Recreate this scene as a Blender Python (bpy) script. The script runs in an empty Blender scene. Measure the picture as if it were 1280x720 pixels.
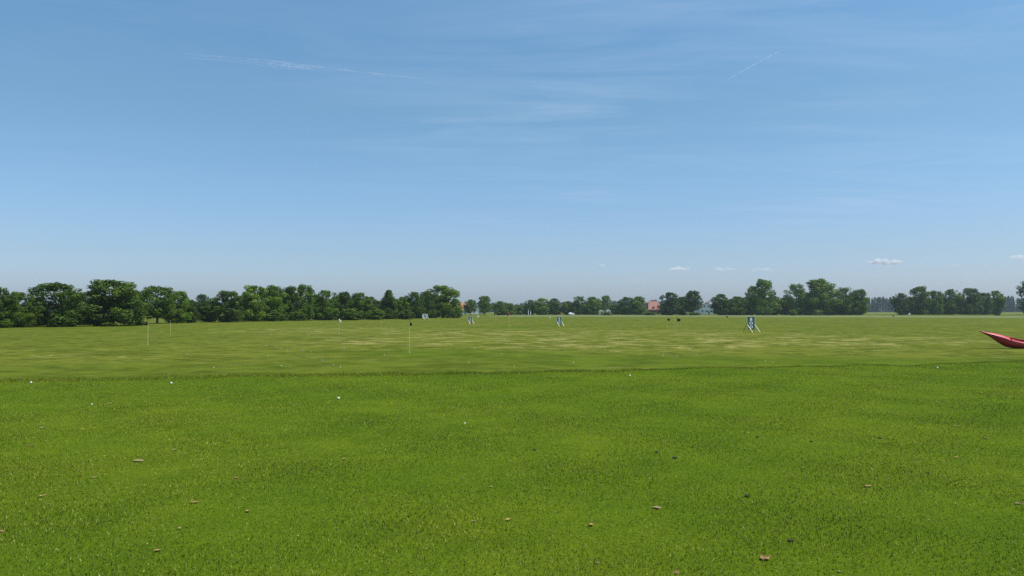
import bpy, math, random
import numpy as np
R = math.radians
S = bpy.context.scene
COL = S.collection
rng = np.random.default_rng(7)
random.seed(7)

# ------------------------------------------------------------------ camera
F, CX, CY, HOR, CAMZ = 985.0, 640.0, 360.0, 388.0, 1.70
PITCH = math.atan((HOR - CY) / F)
cam_d = bpy.data.cameras.new('camera'); cam = bpy.data.objects.new('camera', cam_d); COL.objects.link(cam)
cam_d.sensor_width = 36; cam_d.lens = 36 * F / 1280
cam_d.clip_start = 0.05; cam_d.clip_end = 90000
cam.location = (0, 0, CAMZ); cam.rotation_euler = (math.pi / 2 + PITCH, 0, 0)
S.camera = cam

# ------------------------------------------------------------------ sky, sun, exposure
SUN_EL, SUN_AZ = R(61), R(102)       # azimuth measured clockwise from the view direction (+Y)
W = bpy.data.worlds.new('World'); S.world = W; W.use_nodes = True
nt = W.node_tree; nt.nodes.clear()
N = nt.nodes.new; L = nt.links.new
sky = N('ShaderNodeTexSky'); sky.sky_type = 'NISHITA'; sky.sun_disc = False
sky.sun_elevation = SUN_EL; sky.sun_rotation = SUN_AZ
sky.altitude = 400; sky.air_density = 1.05; sky.dust_density = 1.7; sky.ozone_density = 9
tc = N('ShaderNodeTexCoord'); sep = N('ShaderNodeSeparateXYZ'); L(tc.outputs['Generated'], sep.inputs[0])
def wm(op, a, b=None, c=None):
    m = N('ShaderNodeMath'); m.operation = op
    for i, v in enumerate((a, b, c)):
        if v is None: continue
        if isinstance(v, (int, float)): m.inputs[i].default_value = v
        else: L(v, m.inputs[i])
    return m.outputs[0]
zc = wm('MAXIMUM', sep.outputs[2], 0.03)
comb = N('ShaderNodeCombineXYZ')
L(wm('DIVIDE', sep.outputs[0], zc), comb.inputs[0]); L(wm('DIVIDE', sep.outputs[1], zc), comb.inputs[1])
mp = N('ShaderNodeMapping'); mp.inputs['Rotation'].default_value = (0, 0, R(52)); mp.inputs['Scale'].default_value = (0.6, 1.7, 1)
L(comb.outputs[0], mp.inputs[0])
n1 = N('ShaderNodeTexNoise'); n1.inputs['Scale'].default_value = 1.25; n1.inputs['Detail'].default_value = 9; n1.inputs['Roughness'].default_value = 0.62; n1.inputs['Distortion'].default_value = 0.6
L(mp.outputs[0], n1.inputs['Vector'])
n2 = N('ShaderNodeTexNoise'); n2.inputs['Scale'].default_value = 0.42; n2.inputs['Detail'].default_value = 3
L(comb.outputs[0], n2.inputs['Vector'])
r1 = N('ShaderNodeMapRange'); r1.inputs[1].default_value = 0.42; r1.inputs[2].default_value = 0.82; L(n1.outputs[0], r1.inputs[0])
r2 = N('ShaderNodeMapRange'); r2.inputs[1].default_value = 0.36; r2.inputs[2].default_value = 0.66; L(n2.outputs[0], r2.inputs[0])
fade = N('ShaderNodeMapRange'); fade.inputs[1].default_value = 0.03; fade.inputs[2].default_value = 0.22; L(sep.outputs[2], fade.inputs[0])
cir = wm('MULTIPLY', wm('MULTIPLY', wm('MULTIPLY', r1.outputs[0], r2.outputs[0]), fade.outputs[0]), 0.42)
mixc = N('ShaderNodeMix'); mixc.data_type = 'RGBA'
L(cir, mixc.inputs[0]); L(sky.outputs[0], mixc.inputs[6]); mixc.inputs[7].default_value = (4.4, 5.2, 6.3, 1)
bal = N('ShaderNodeMix'); bal.data_type = 'RGBA'; bal.blend_type = 'MULTIPLY'; bal.inputs[0].default_value = 1; 
br = N('ShaderNodeValToRGB'); be = br.color_ramp.elements; L(sep.outputs[2], br.inputs[0])
be[0].position = 0.0; be[0].color = (1.04, 1.05, 1.26, 1); be[1].position = 0.42; be[1].color = (1.02, 1.19, 1.06, 1)
x_ = be.new(0.07); x_.color = (0.95, 0.94, 0.97, 1); x_ = be.new(0.24); x_.color = (0.95, 1.03, 0.89, 1)
L(br.outputs[0], bal.inputs[7])
L(sky.outputs[0], bal.inputs[6]); L(bal.outputs[2], mixc.inputs[6])
side = N('ShaderNodeMapRange'); side.inputs[1].default_value = -1.6; side.inputs[2].default_value = 0.2; side.inputs[3].default_value = 0.25
L(wm('DIVIDE', sep.outputs[0], zc), side.inputs[0]); L(wm('MULTIPLY', cir, side.outputs[0]), mixc.inputs[0])
bg = N('ShaderNodeBackground'); bg.inputs[1].default_value = 0.10; L(mixc.outputs[2], bg.inputs[0])
wo = N('ShaderNodeOutputWorld'); L(bg.outputs[0], wo.inputs[0])
sd = bpy.data.lights.new('sun', 'SUN'); sd.energy = 3.6; sd.angle = R(0.53); sd.color = (1, 0.955, 0.89)
sun = bpy.data.objects.new('sun', sd); COL.objects.link(sun)
sun.rotation_euler = (R(90) - SUN_EL, 0, -SUN_AZ + math.pi)
# a sun lamp shines along -Z; at rotation z=0 with x tilt it comes from -Y, so turn it to the sky's azimuth
sun.rotation_euler = (math.pi / 2 - SUN_EL, 0, math.pi - SUN_AZ)
S.view_settings.view_transform = 'Standard'; S.view_settings.look = 'None'
S.view_settings.gamma = 1; S.view_settings.exposure = 0.62; S.view_settings.use_curve_mapping = False
S.render.engine = 'CYCLES'
S.cycles.use_denoising = False; S.cycles.max_bounces = 6; S.cycles.volume_bounces = 1; S.cycles.transparent_max_bounces = 12
S.cycles.caustics_reflective = False; S.cycles.caustics_refractive = False

# ------------------------------------------------------------------ helpers
LOW = -1.04                            # level of the range below the tee terrace
RX = [-200, 0, 320, 640, 800, 960, 1140, 1200, 1280, 1500]
RY = [478, 476, 470, 466, 462, 458, 457, 453, 451, 449]
RA = [math.atan((p - CX) / F) for p in RX]
RD = [F * CAMZ / (y - HOR) / math.cos(a) for y, a in zip(RY, RA)]
def ridge_r(a): return np.interp(a, RA, RD)
def sstep(t): t = np.clip(t, 0, 1); return t * t * (3 - 2 * t)
def Z(x, y):
    x = np.asarray(x, float); y = np.asarray(y, float)
    r = np.hypot(x, y); a = np.arctan2(x, y); rr = ridge_r(a)
    rr = rr + 0.10 * np.sin(a * 31) + 0.06 * np.sin(a * 77 + 1)
    k = sstep((r - rr - 0.1) / 3.6)
    near = 0.018 * np.sin(x * 0.9 + 1.3) * np.sin(y * 0.7) + 0.008 * np.sin(x * 2.3 + y * 1.1)
    f = sstep((r - rr - 6) / 25)
    far = 0.05 * np.sin(x * 0.06 + 0.7) * np.sin(y * 0.09) + 0.03 * np.sin(x * 0.17 + y * 0.11 + 2) + 0.04 * np.sin(y * 0.035)
    fz = far * f * sstep((900 - r) / 300)
    return near * (1 - k) + LOW * k + fz
def zz(x, y): return float(Z(x, y))
def depth(base_y, h=CAMZ - LOW): return F * h / (base_y - HOR)
def px(p, D): return (p - CX) / F * D          # a pixel column at a distance gives metres to the side
def on_low(p, y):
    D = depth(y); x = px(p, D); return x, D, zz(x, D)
def on_tee(p, y):
    D = depth(y, CAMZ); x = px(p, D); return x, D, zz(x, D)

def newmat(name): 
    m = bpy.data.materials.new(name); m.use_nodes = True
    return m, m.node_tree, m.node_tree.nodes['Principled BSDF']
def mat(name, col, rough=0.6, noise=0.12, scale=8.0, metal=0, coat=0):
    m, t, b = newmat(name)
    nz = t.nodes.new('ShaderNodeTexNoise'); nz.inputs['Scale'].default_value = scale; nz.inputs['Detail'].default_value = 5
    c = t.nodes.new('ShaderNodeTexCoord'); t.links.new(c.outputs['Object'], nz.inputs['Vector'])
    rp = t.nodes.new('ShaderNodeValToRGB'); t.links.new(nz.outputs[0], rp.inputs[0])
    rp.color_ramp.elements[0].position = 0.3; rp.color_ramp.elements[1].position = 0.7
    rp.color_ramp.elements[0].color = tuple(v * (1 - noise) for v in col) + (1,)
    rp.color_ramp.elements[1].color = tuple(min(1, v * (1 + noise)) for v in col) + (1,)
    t.links.new(rp.outputs[0], b.inputs['Base Color'])
    b.inputs['Roughness'].default_value = rough; b.inputs['Metallic'].default_value = metal
    b.inputs['Coat Weight'].default_value = coat; b.inputs['Coat Roughness'].default_value = 0.15
    return m
def link(o, parent=None):
    COL.objects.link(o)
    if parent is not None: o.parent = parent
    return o
def props(o, label=None, cat=None, group=None, kind=None):
    if label: o['label'] = label
    if cat: o['category'] = cat
    if group: o['group'] = group
    if kind: o['kind'] = kind
    return o
def empty(name, loc, label, cat, group=None, rz=0):
    o = bpy.data.objects.new(name, None); o.location = loc; o.rotation_euler.z = rz; o.empty_display_size = 0.3
    link(o); return props(o, label, cat, group)
def np_mesh(name, V, Fq, m, smooth=False, tint=None):
    """V (n,3), Fq (k,3|4) arrays -> mesh data"""
    me = bpy.data.meshes.new(name); V = np.asarray(V, np.float32); Fq = np.asarray(Fq, np.int32)
    k, s = Fq.shape
    me.vertices.add(len(V)); me.vertices.foreach_set('co', V.ravel())
    me.loops.add(k * s); me.loops.foreach_set('vertex_index', Fq.ravel())
    me.polygons.add(k); me.polygons.foreach_set('loop_start', np.arange(0, k * s, s, dtype=np.int32))
    me.polygons.foreach_set('loop_total', np.full(k, s, np.int32))
    me.polygons.foreach_set('use_smooth', np.full(k, smooth))
    if tint is not None:
        for key, arr in tint.items():
            at = me.attributes.new(key, 'FLOAT', 'POINT'); at.data.foreach_set('value', np.asarray(arr, np.float32))
    me.update(calc_edges=True); me.materials.append(m)
    return me
class MB:
    """collects boxes, tubes, prisms and lathes into one mesh"""
    def __init__(s): s.v = []; s.f = []
    def add(s, vs, fs):
        o = len(s.v); s.v += [tuple(v) for v in vs]; s.f += [tuple(i + o for i in f) for f in fs]; return s
    def box(s, c, d, ry=0):
        x, y, z = [k / 2 for k in d]; vs = []
        for a in (-1, 1):
            for b in (-1, 1):
                for e in (-1, 1):
                    X, Y, Zz = a * x, b * y, e * z
                    X, Zz = X * math.cos(ry) + Zz * math.sin(ry), -X * math.sin(ry) + Zz * math.cos(ry)
                    vs.append((c[0] + X, c[1] + Y, c[2] + Zz))
        return s.add(vs, [(0, 1, 3, 2), (4, 6, 7, 5), (0, 4, 5, 1), (2, 3, 7, 6), (0, 2, 6, 4), (1, 5, 7, 3)])
    def tube(s, pts, rad, n=8):
        if isinstance(rad, (int, float)): rad = [rad] * len(pts)
        P = [np.array(p, float) for p in pts]; vs = []; fs = []
        for i, p in enumerate(P):
            d = P[min(i + 1, len(P) - 1)] - P[max(i - 1, 0)]; d /= np.linalg.norm(d) + 1e-9
            u = np.cross(d, (0.13, 0.97, 0.21)); u /= np.linalg.norm(u); w = np.cross(d, u)
            for k in range(n):
                a = 2 * math.pi * k / n; vs.append(p + rad[i] * (math.cos(a) * u + math.sin(a) * w))
        for i in range(len(P) - 1):
            for k in range(n):
                fs.append((i * n + k, i * n + (k + 1) % n, (i + 1) * n + (k + 1) % n, (i + 1) * n + k))
        fs += [tuple(range(n))[::-1], tuple(range((len(P) - 1) * n, len(P) * n))]
        return s.add(vs, fs)
    def prism(s, poly, y0, y1):
        """poly in x,z pushed from y0 to y1"""
        n = len(poly); vs = [(x, y0, z) for x, z in poly] + [(x, y1, z) for x, z in poly]
        fs = [tuple(range(n)), tuple(range(n, 2 * n))[::-1]] + [(i, i + n, (i + 1) % n + n, (i + 1) % n) for i in range(n)]
        return s.add(vs, fs)
    def build(s, name, m, parent=None, smooth=False, bevel=0):
        me = bpy.data.meshes.new(name); me.from_pydata(s.v, [], s.f); me.materials.append(m); me.update()
        if smooth: me.polygons.foreach_set('use_smooth', [True] * len(me.polygons))
        o = bpy.data.objects.new(name, me); link(o, parent)
        if bevel:
            b = o.modifiers.new('bevel', 'BEVEL'); b.width = bevel; b.segments = 2
        return o

# ------------------------------------------------------------------ ground
def ground_mat():
    m, t, b = newmat('turf')
    N = t.nodes.new; L = t.links.new
    geo = N('ShaderNodeNewGeometry'); pos = geo.outputs['Position']
    def noise(scale, detail=4, rough=0.55, dist=0, stretch=None):
        n = N('ShaderNodeTexNoise'); n.inputs['Scale'].default_value = scale; n.inputs['Detail'].default_value = detail
        n.inputs['Roughness'].default_value = rough; n.inputs['Distortion'].default_value = dist
        src = pos
        if stretch:
            mpp = N('ShaderNodeMapping'); mpp.inputs['Scale'].default_value = stretch; L(pos, mpp.inputs[0]); src = mpp.outputs[0]
        L(src, n.inputs['Vector']); return n.outputs[0]
    def rng_(v, a, b_, lo=0, hi=1):
        r = N('ShaderNodeMapRange'); r.inputs[1].default_value = a; r.inputs[2].default_value = b_
        r.inputs[3].default_value = lo; r.inputs[4].default_value = hi; L(v, r.inputs[0]); return r.outputs[0]
    def mth(op, a, b_):
        q = N('ShaderNodeMath'); q.operation = op
        for i, v in enumerate((a, b_)):
            if isinstance(v, (int, float)): q.inputs[i].default_value = v
            else: L(v, q.inputs[i])
        return q.outputs[0]
    def mix(f, a, b_):
        q = N('ShaderNodeMix'); q.data_type = 'RGBA'
        if isinstance(f, (int, float)): q.inputs[0].default_value = f
        else: L(f, q.inputs[0])
        for i, v in ((6, a), (7, b_)):
            if isinstance(v, tuple): q.inputs[i].default_value = v + (1,)
            else: L(v, q.inputs[i])
        return q.outputs[2]
    def attr(k):
        a = N('ShaderNodeAttribute'); a.attribute_name = k; return a.outputs['Fac']
    # mown tee turf
    big = rng_(noise(0.28, 3), 0.35, 0.65); mid = rng_(noise(1.6, 5, 0.65), 0.32, 0.68); fine = rng_(noise(48, 4, 0.7), 0.36, 0.6)
    g = mix(big, T_GREEN, T_YELL); g = mix(mth('MULTIPLY', mid, 0.55), g, T_DARK)
    g = mix(mth('MULTIPLY', fine, 0.5), g, (0.020, 0.042, 0.003))  # fine dark mottling: soil and its shade between blades, painted in
    # lower range: olive, dry streaks, pale straw
    w1 = rng_(noise(0.035, 4, 0.6), 0.38, 0.62); w2 = rng_(noise(0.34, 5, 0.7), 0.41, 0.59); w3 = rng_(noise(0.85, 4, 0.7), 0.42, 0.60)
    f = mix(w1, R_OLIVE, R_GREEN); f = mix(mth('MULTIPLY', w2, 0.85), f, R_DEEP); f = mix(mth('MULTIPLY', w3, 0.5), f, R_LITE)
    dry = attr('dry')
    d1 = noise(0.38, 7, 0.72, 0.3); 
    thr = mth('SUBTRACT', 0.64, mth('MULTIPLY', dry, 0.145))
    dm = N('ShaderNodeMapRange'); L(d1, dm.inputs[0]); L(thr, dm.inputs[1]); L(mth('ADD', thr, 0.10), dm.inputs[2])
    straw = mix(rng_(noise(1.1, 5, 0.7), 0.35, 0.65), R_STRAW, R_TAN)
    f = mix(mth('MULTIPLY', dm.outputs[0], 0.8), f, straw)
    spot = rng_(noise(0.9, 3, 0.8, 0, (1, 1, 1)), 0.66, 0.72); f = mix(mth('MULTIPLY', spot, 0.55), f, R_STRAW)
    fleck = rng_(noise(7, 4, 0.75), 0.62, 0.74); f = mix(mth('MULTIPLY', fleck, 0.35), f, R_STRAW)
    daisy = mth('MULTIPLY', rng_(noise(5.5, 5, 0.8), 0.66, 0.72), rng_(noise(0.25, 3), 0.42, 0.6))
    f = mix(attr('lush'), f, mix(w2, (0.078, 0.114, 0.007), (0.052, 0.084, 0.005)))
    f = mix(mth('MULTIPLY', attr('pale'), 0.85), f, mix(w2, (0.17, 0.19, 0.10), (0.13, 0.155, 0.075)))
    f = mix(mth('MULTIPLY', daisy, 0.75), f, (0.40, 0.41, 0.24))
    c = mix(attr('zone'), g, f)
    L(c, b.inputs['Base Color']); b.inputs['Roughness'].default_value = 0.95
    b.inputs['Specular IOR Level'].default_value = 0.02
    bp = N('ShaderNodeBump'); bp.inputs['Strength'].default_value = 0.6; bp.inputs['Distance'].default_value = 0.05
    L(noise(3.2, 10, 0.75), bp.inputs['Height']); L(bp.outputs[0], b.inputs['Normal'])
    return m
T_GREEN = (0.092, 0.146, 0.006); T_YELL = (0.132, 0.182, 0.008); T_DARK = (0.045, 0.095, 0.004)
R_OLIVE = (0.104, 0.118, 0.014); R_GREEN = (0.076, 0.104, 0.009); R_DEEP = (0.042, 0.060, 0.004)
R_STRAW = (0.29, 0.275, 0.085); R_LITE = (0.150, 0.172, 0.022); R_TAN = (0.19, 0.155, 0.050)

ang = np.concatenate([np.arange(-46, 46, 0.25), np.arange(46, 314, 4.0)]) * math.pi / 180
rad = [0.0, 0.5]
while rad[-1] < 2950:
    r = rad[-1]; rad.append(r + (0.15 if r < 32 else max(0.3, r * 0.014)))
rad = np.array(rad[1:]); nA, nR = len(ang), len(rad)
AA, RR = np.meshgrid(ang, rad)
X = (RR * np.sin(AA)).ravel(); Y = (RR * np.cos(AA)).ravel()
V = np.stack([X, Y, Z(X, Y)], 1); V = np.vstack([V, [[0, 0, zz(0, 0.01)]]])
i, j = np.meshgrid(np.arange(nR - 1), np.arange(nA), indexing='ij'); j2 = (j + 1) % nA
Fq = np.stack([i * nA + j, i * nA + j2, (i + 1) * nA + j2, (i + 1) * nA + j], -1).reshape(-1, 4)
c0 = len(V) - 1
Fc = np.stack([np.full(nA, c0), np.arange(nA), (np.arange(nA) + 1) % nA, (np.arange(nA) + 1) % nA], 1)
XX, YY = V[:, 0], V[:, 1]; r = np.hypot(XX, YY); a = np.arctan2(XX, YY)
zone = sstep((r - ridge_r(a) + 0.1) / 0.5)
def blob(cx, cy, sx, sy): return np.exp(-(((XX - cx) / sx) ** 2 + ((YY - cy) / sy) ** 2))
D0 = depth(418)
dry = 1.0 * blob(2, 84, 26, 34) + 0.85 * blob(px(880, 80), 82, 20, 22) + 0.75 * blob(px(350, 110), 112, 22, 22) + 0.6 * blob(px(560, 66), 66, 10, 6) \
    + 0.8 * blob(px(1080, 72), 74, 22, 14) + 0.5 * blob(-30, 46, 16, 5) + 0.95 * blob(px(730, 37.5), 37.5, 3.4, 0.7) + 0.5 * blob(px(380, 43), 43, 4, 3) + 0.45 * blob(px(700, 150), 150, 60, 40)
lush = 0.85 * blob(px(540, 50), 50, 8, 4.2) + 0.5 * blob(px(840, 45), 44, 12, 4) + 0.7 * blob(px(638, 132), 134, 9, 12) + 0.4 * blob(px(1150, 42), 42, 12, 4) + 0.5 * blob(-70, 120, 40, 12)
lush = lush + 0.45 * sstep((r - ridge_r(a)) / 2) * sstep((ridge_r(a) + 30 - r) / 14)
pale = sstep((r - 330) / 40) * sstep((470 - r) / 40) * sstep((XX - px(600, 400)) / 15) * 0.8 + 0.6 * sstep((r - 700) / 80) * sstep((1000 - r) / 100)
ztt = np.clip(dry, 0, 1), np.clip(lush, 0, 1), np.clip(pale, 0, 1)
turf = ground_mat()
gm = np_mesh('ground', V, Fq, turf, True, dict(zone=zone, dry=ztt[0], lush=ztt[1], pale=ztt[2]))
g = bpy.data.objects.new('ground', gm); link(g); props(g, kind='structure')

# ------------------------------------------------------------------ mown grass blades on the terrace, long grass on its lip
def blade_mat():
    m, t, b = newmat('grass_blades'); N = t.nodes.new; L = t.links.new
    geo = N('ShaderNodeNewGeometry')
    def nz(s, d=3):
        n = N('ShaderNodeTexNoise'); n.inputs['Scale'].default_value = s; n.inputs['Detail'].default_value = d; L(geo.outputs['Position'], n.inputs['Vector'])
        r_ = N('ShaderNodeMapRange'); r_.inputs[1].default_value = 0.33; r_.inputs[2].default_value = 0.67; L(n.outputs[0], r_.inputs[0]); return r_.outputs[0]
    def mix(f, a, b_, k=1):
        q = N('ShaderNodeMix'); q.data_type = 'RGBA'
        if k != 1:
            z = N('ShaderNodeMath'); z.operation = 'MULTIPLY'; L(f, z.inputs[0]); z.inputs[1].default_value = k; f = z.outputs[0]
        L(f, q.inputs[0])
        for i, v in ((6, a), (7, b_)):
            if isinstance(v, tuple): q.inputs[i].default_value = v + (1,)
            else: L(v, q.inputs[i])
        return q.outputs[2]
    at = N('ShaderNodeAttribute'); at.attribute_name = 'tint'
    g = mix(nz(0.28), B_GREEN, B_YELL); g = mix(nz(1.3, 5), g, B_DARK, 0.45)
    dd = N('ShaderNodeTexNoise'); dd.inputs['Scale'].default_value = 6; dd.inputs['Detail'].default_value = 6; dd.inputs['Roughness'].default_value = .7; L(geo.outputs['Position'], dd.inputs['Vector'])
    dr_ = N('ShaderNodeMapRange'); dr_.inputs[1].default_value = 0.64; dr_.inputs[2].default_value = 0.72; L(dd.outputs[0], dr_.inputs[0]); g = mix(dr_.outputs[0], g, (0.24, 0.21, 0.06), 0.55)
    r_ = N('ShaderNodeValToRGB'); L(at.outputs['Fac'], r_.inputs[0]); e = r_.color_ramp.elements
    e[0].color = (0.48, 0.54, 0.5, 1); e[1].color = (1.25, 1.15, 1.3, 1); e[1].position = 0.82
    x = e.new(0.93); x.color = (1.8, 1.5, 4.5, 1); x = e.new(1.0); x.color = (2.6, 1.7, 6.0, 1)  # pale top end paints highlights onto some of the blades
    cl = N('ShaderNodeTexNoise'); cl.inputs['Scale'].default_value = 34; cl.inputs['Detail'].default_value = 3; L(geo.outputs['Position'], cl.inputs['Vector'])
    cr = N('ShaderNodeValToRGB'); L(cl.outputs[0], cr.inputs[0]); ce = cr.color_ramp.elements
    ce[0].position = 0.38; ce[0].color = (0.48, 0.51, 0.5, 1); ce[1].position = 0.62; ce[1].color = (1.95, 1.72, 3.2, 1)  # bright clumps paint coarser blade highlights into the colour
    cm = N('ShaderNodeMix'); cm.data_type = 'RGBA'; cm.blend_type = 'MULTIPLY'; cm.inputs[0].default_value = 1; L(g, cm.inputs[6]); L(cr.outputs[0], cm.inputs[7]); g = cm.outputs[2]
    q = N('ShaderNodeMix'); q.data_type = 'RGBA'; q.blend_type = 'MULTIPLY'; q.inputs[0].default_value = 1
    L(g, q.inputs[6]); L(r_.outputs[0], q.inputs[7])
    L(q.outputs[2], b.inputs['Base Color']); b.inputs['Roughness'].default_value = 0.6; b.inputs['Specular IOR Level'].default_value = 0.10
    tr = N('ShaderNodeBsdfTranslucent'); L(q.outputs[2], tr.inputs[0])
    ms = N('ShaderNodeMixShader'); ms.inputs[0].default_value = 0.35; L(b.outputs[0], ms.inputs[1]); L(tr.outputs[0], ms.inputs[2])
    L(ms.outputs[0], t.nodes['Material Output'].inputs[0])
    return m
B_GREEN = (0.125, 0.198, 0.009); B_YELL = (0.200, 0.250, 0.013); B_DARK = (0.086, 0.142, 0.008)
bmat = blade_mat()
def blades(name, X, Y, h, w, tint, lean=0.45, label=None):
    n = len(X); Zb = Z(X, Y) - 0.003
    th = rng.uniform(0, 2 * math.pi, n); dx, dy = np.cos(th) * w / 2, np.sin(th) * w / 2
    la = rng.uniform(0, 2 * math.pi, n); ll = np.abs(rng.normal(0, lean, n)) * h
    V = np.empty((n, 3, 3), np.float32)
    V[:, 0] = np.stack([X - dx, Y - dy, Zb], 1); V[:, 1] = np.stack([X + dx, Y + dy, Zb], 1)
    V[:, 2] = np.stack([X + np.cos(la) * ll, Y + np.sin(la) * ll, Zb + h], 1)
    me = np_mesh(name, V.reshape(-1, 3), np.arange(3 * n).reshape(-1, 3), bmat, False, dict(tint=np.repeat(tint, 3)))
    o = bpy.data.objects.new(name, me); link(o); return o
XS, YS, HS, WS = [], [], [], []
for (y0, y1, dens) in ((3.8, 6.5, 4200), (6.5, 9, 2800), (9, 13, 1700), (13, 18, 1000), (18, 27, 600)):
    xm = 0.70 * y1 + 1.2; n = int(2 * xm * (y1 - y0) * dens)
    x = rng.uniform(-xm, xm, n); y = rng.uniform(y0, y1, n)
    keep = (np.abs(x) < 0.70 * y + 1.2) & (np.hypot(x, y) < ridge_r(np.arctan2(x, y)) + 0.1)
    x, y = x[keep], y[keep]; XS.append(x); YS.append(y)
    k = (y0 + y1) / 2
    HS.append(rng.uniform(0.010, 0.026, len(x)) * (1 + 0.35 * np.sin(x * 2.1) * np.sin(y * 1.7))); WS.append(rng.uniform(0.6, 1.3, len(x)) * (0.0046 + 0.00042 * k))
Xb, Yb, Hb, Wb = map(np.concatenate, (XS, YS, HS, WS))
o = blades('mown_grass', Xb, Yb, Hb, Wb, rng.uniform(0, 1, len(Xb)))
props(o, 'short mown green grass blades covering the near terrace', 'grass', kind='stuff')
n = 34000
aa = rng.uniform(R(-38), R(38), n); depthw = np.interp(aa, [R(-34), R(2), R(12), R(34)], [0.9, 0.75, 0.28, 0.22])
rr_ = ridge_r(aa) + 0.10 * np.sin(aa * 31) + 0.06 * np.sin(aa * 77 + 1) - 0.12 + rng.normal(0, 0.42, n) * depthw + 0.12 * np.sin(aa * 210) * np.sin(aa * 87)
hl = np.interp(aa, [R(-34), R(2), R(12), R(34)], [0.085, 0.075, 0.04, 0.05]) * rng.uniform(0.3, 1.25, n) * (0.8 + 0.3 * np.sin(aa * 140) * np.sin(aa * 53))
o = blades('rough_grass', rr_ * np.sin(aa), rr_ * np.cos(aa), hl, rng.uniform(0.006, 0.014, n), rng.uniform(0.15, 0.9, n), 0.45)
props(o, 'strip of longer dark grass along the far edge of the terrace', 'grass', kind='stuff')

# ------------------------------------------------------------------ trees
def leaf_mat(name='foliage'):
    m, t, b = newmat(name); N = t.nodes.new; L = t.links.new
    oi = N('ShaderNodeObjectInfo'); at = N('ShaderNodeAttribute'); at.attribute_name = 'tint'
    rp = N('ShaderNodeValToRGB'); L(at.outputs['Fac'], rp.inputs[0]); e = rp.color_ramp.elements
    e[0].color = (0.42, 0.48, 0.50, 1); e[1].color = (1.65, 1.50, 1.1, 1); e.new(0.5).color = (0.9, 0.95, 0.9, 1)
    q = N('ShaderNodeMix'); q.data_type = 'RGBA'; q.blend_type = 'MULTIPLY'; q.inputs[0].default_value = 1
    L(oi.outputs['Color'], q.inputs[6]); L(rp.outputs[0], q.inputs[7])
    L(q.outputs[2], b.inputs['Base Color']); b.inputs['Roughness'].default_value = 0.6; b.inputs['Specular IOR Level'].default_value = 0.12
    tr = N('ShaderNodeBsdfTranslucent'); L(q.outputs[2], tr.inputs[0])
    ms = N('ShaderNodeMixShader'); ms.inputs[0].default_value = 0.25; L(b.outputs[0], ms.inputs[1]); L(tr.outputs[0], ms.inputs[2])
    L(ms.outputs[0], t.nodes['Material Output'].inputs[0]); return m
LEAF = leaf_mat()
BARK = mat('bark', (0.10, 0.08, 0.06), 0.9, 0.35, 3)
def leaves(P, Nn, size, tintv):
    """one bent leaf clump quad per point, its normal near Nn"""
    n = len(P); Nn = Nn + rng.normal(0, 0.42, (n, 3)); Nn /= np.linalg.norm(Nn, axis=1)[:, None]
    u = np.cross(Nn, rng.normal(0, 1, (n, 3))); u /= np.linalg.norm(u, axis=1)[:, None]; w = np.cross(Nn, u)
    s = (size * rng.uniform(0.5, 1.25, n))[:, None]; k = rng.uniform(0.45, 0.9, n)[:, None]
    V = np.stack([P - u * s * .5, P - w * s * k * .5 + Nn * s * .12, P + u * s * .5, P + w * s * k * .5 - Nn * s * .10], 1)
    return V.reshape(-1, 3), np.arange(4 * n).reshape(-1, 4), np.repeat(tintv, 4)
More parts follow.
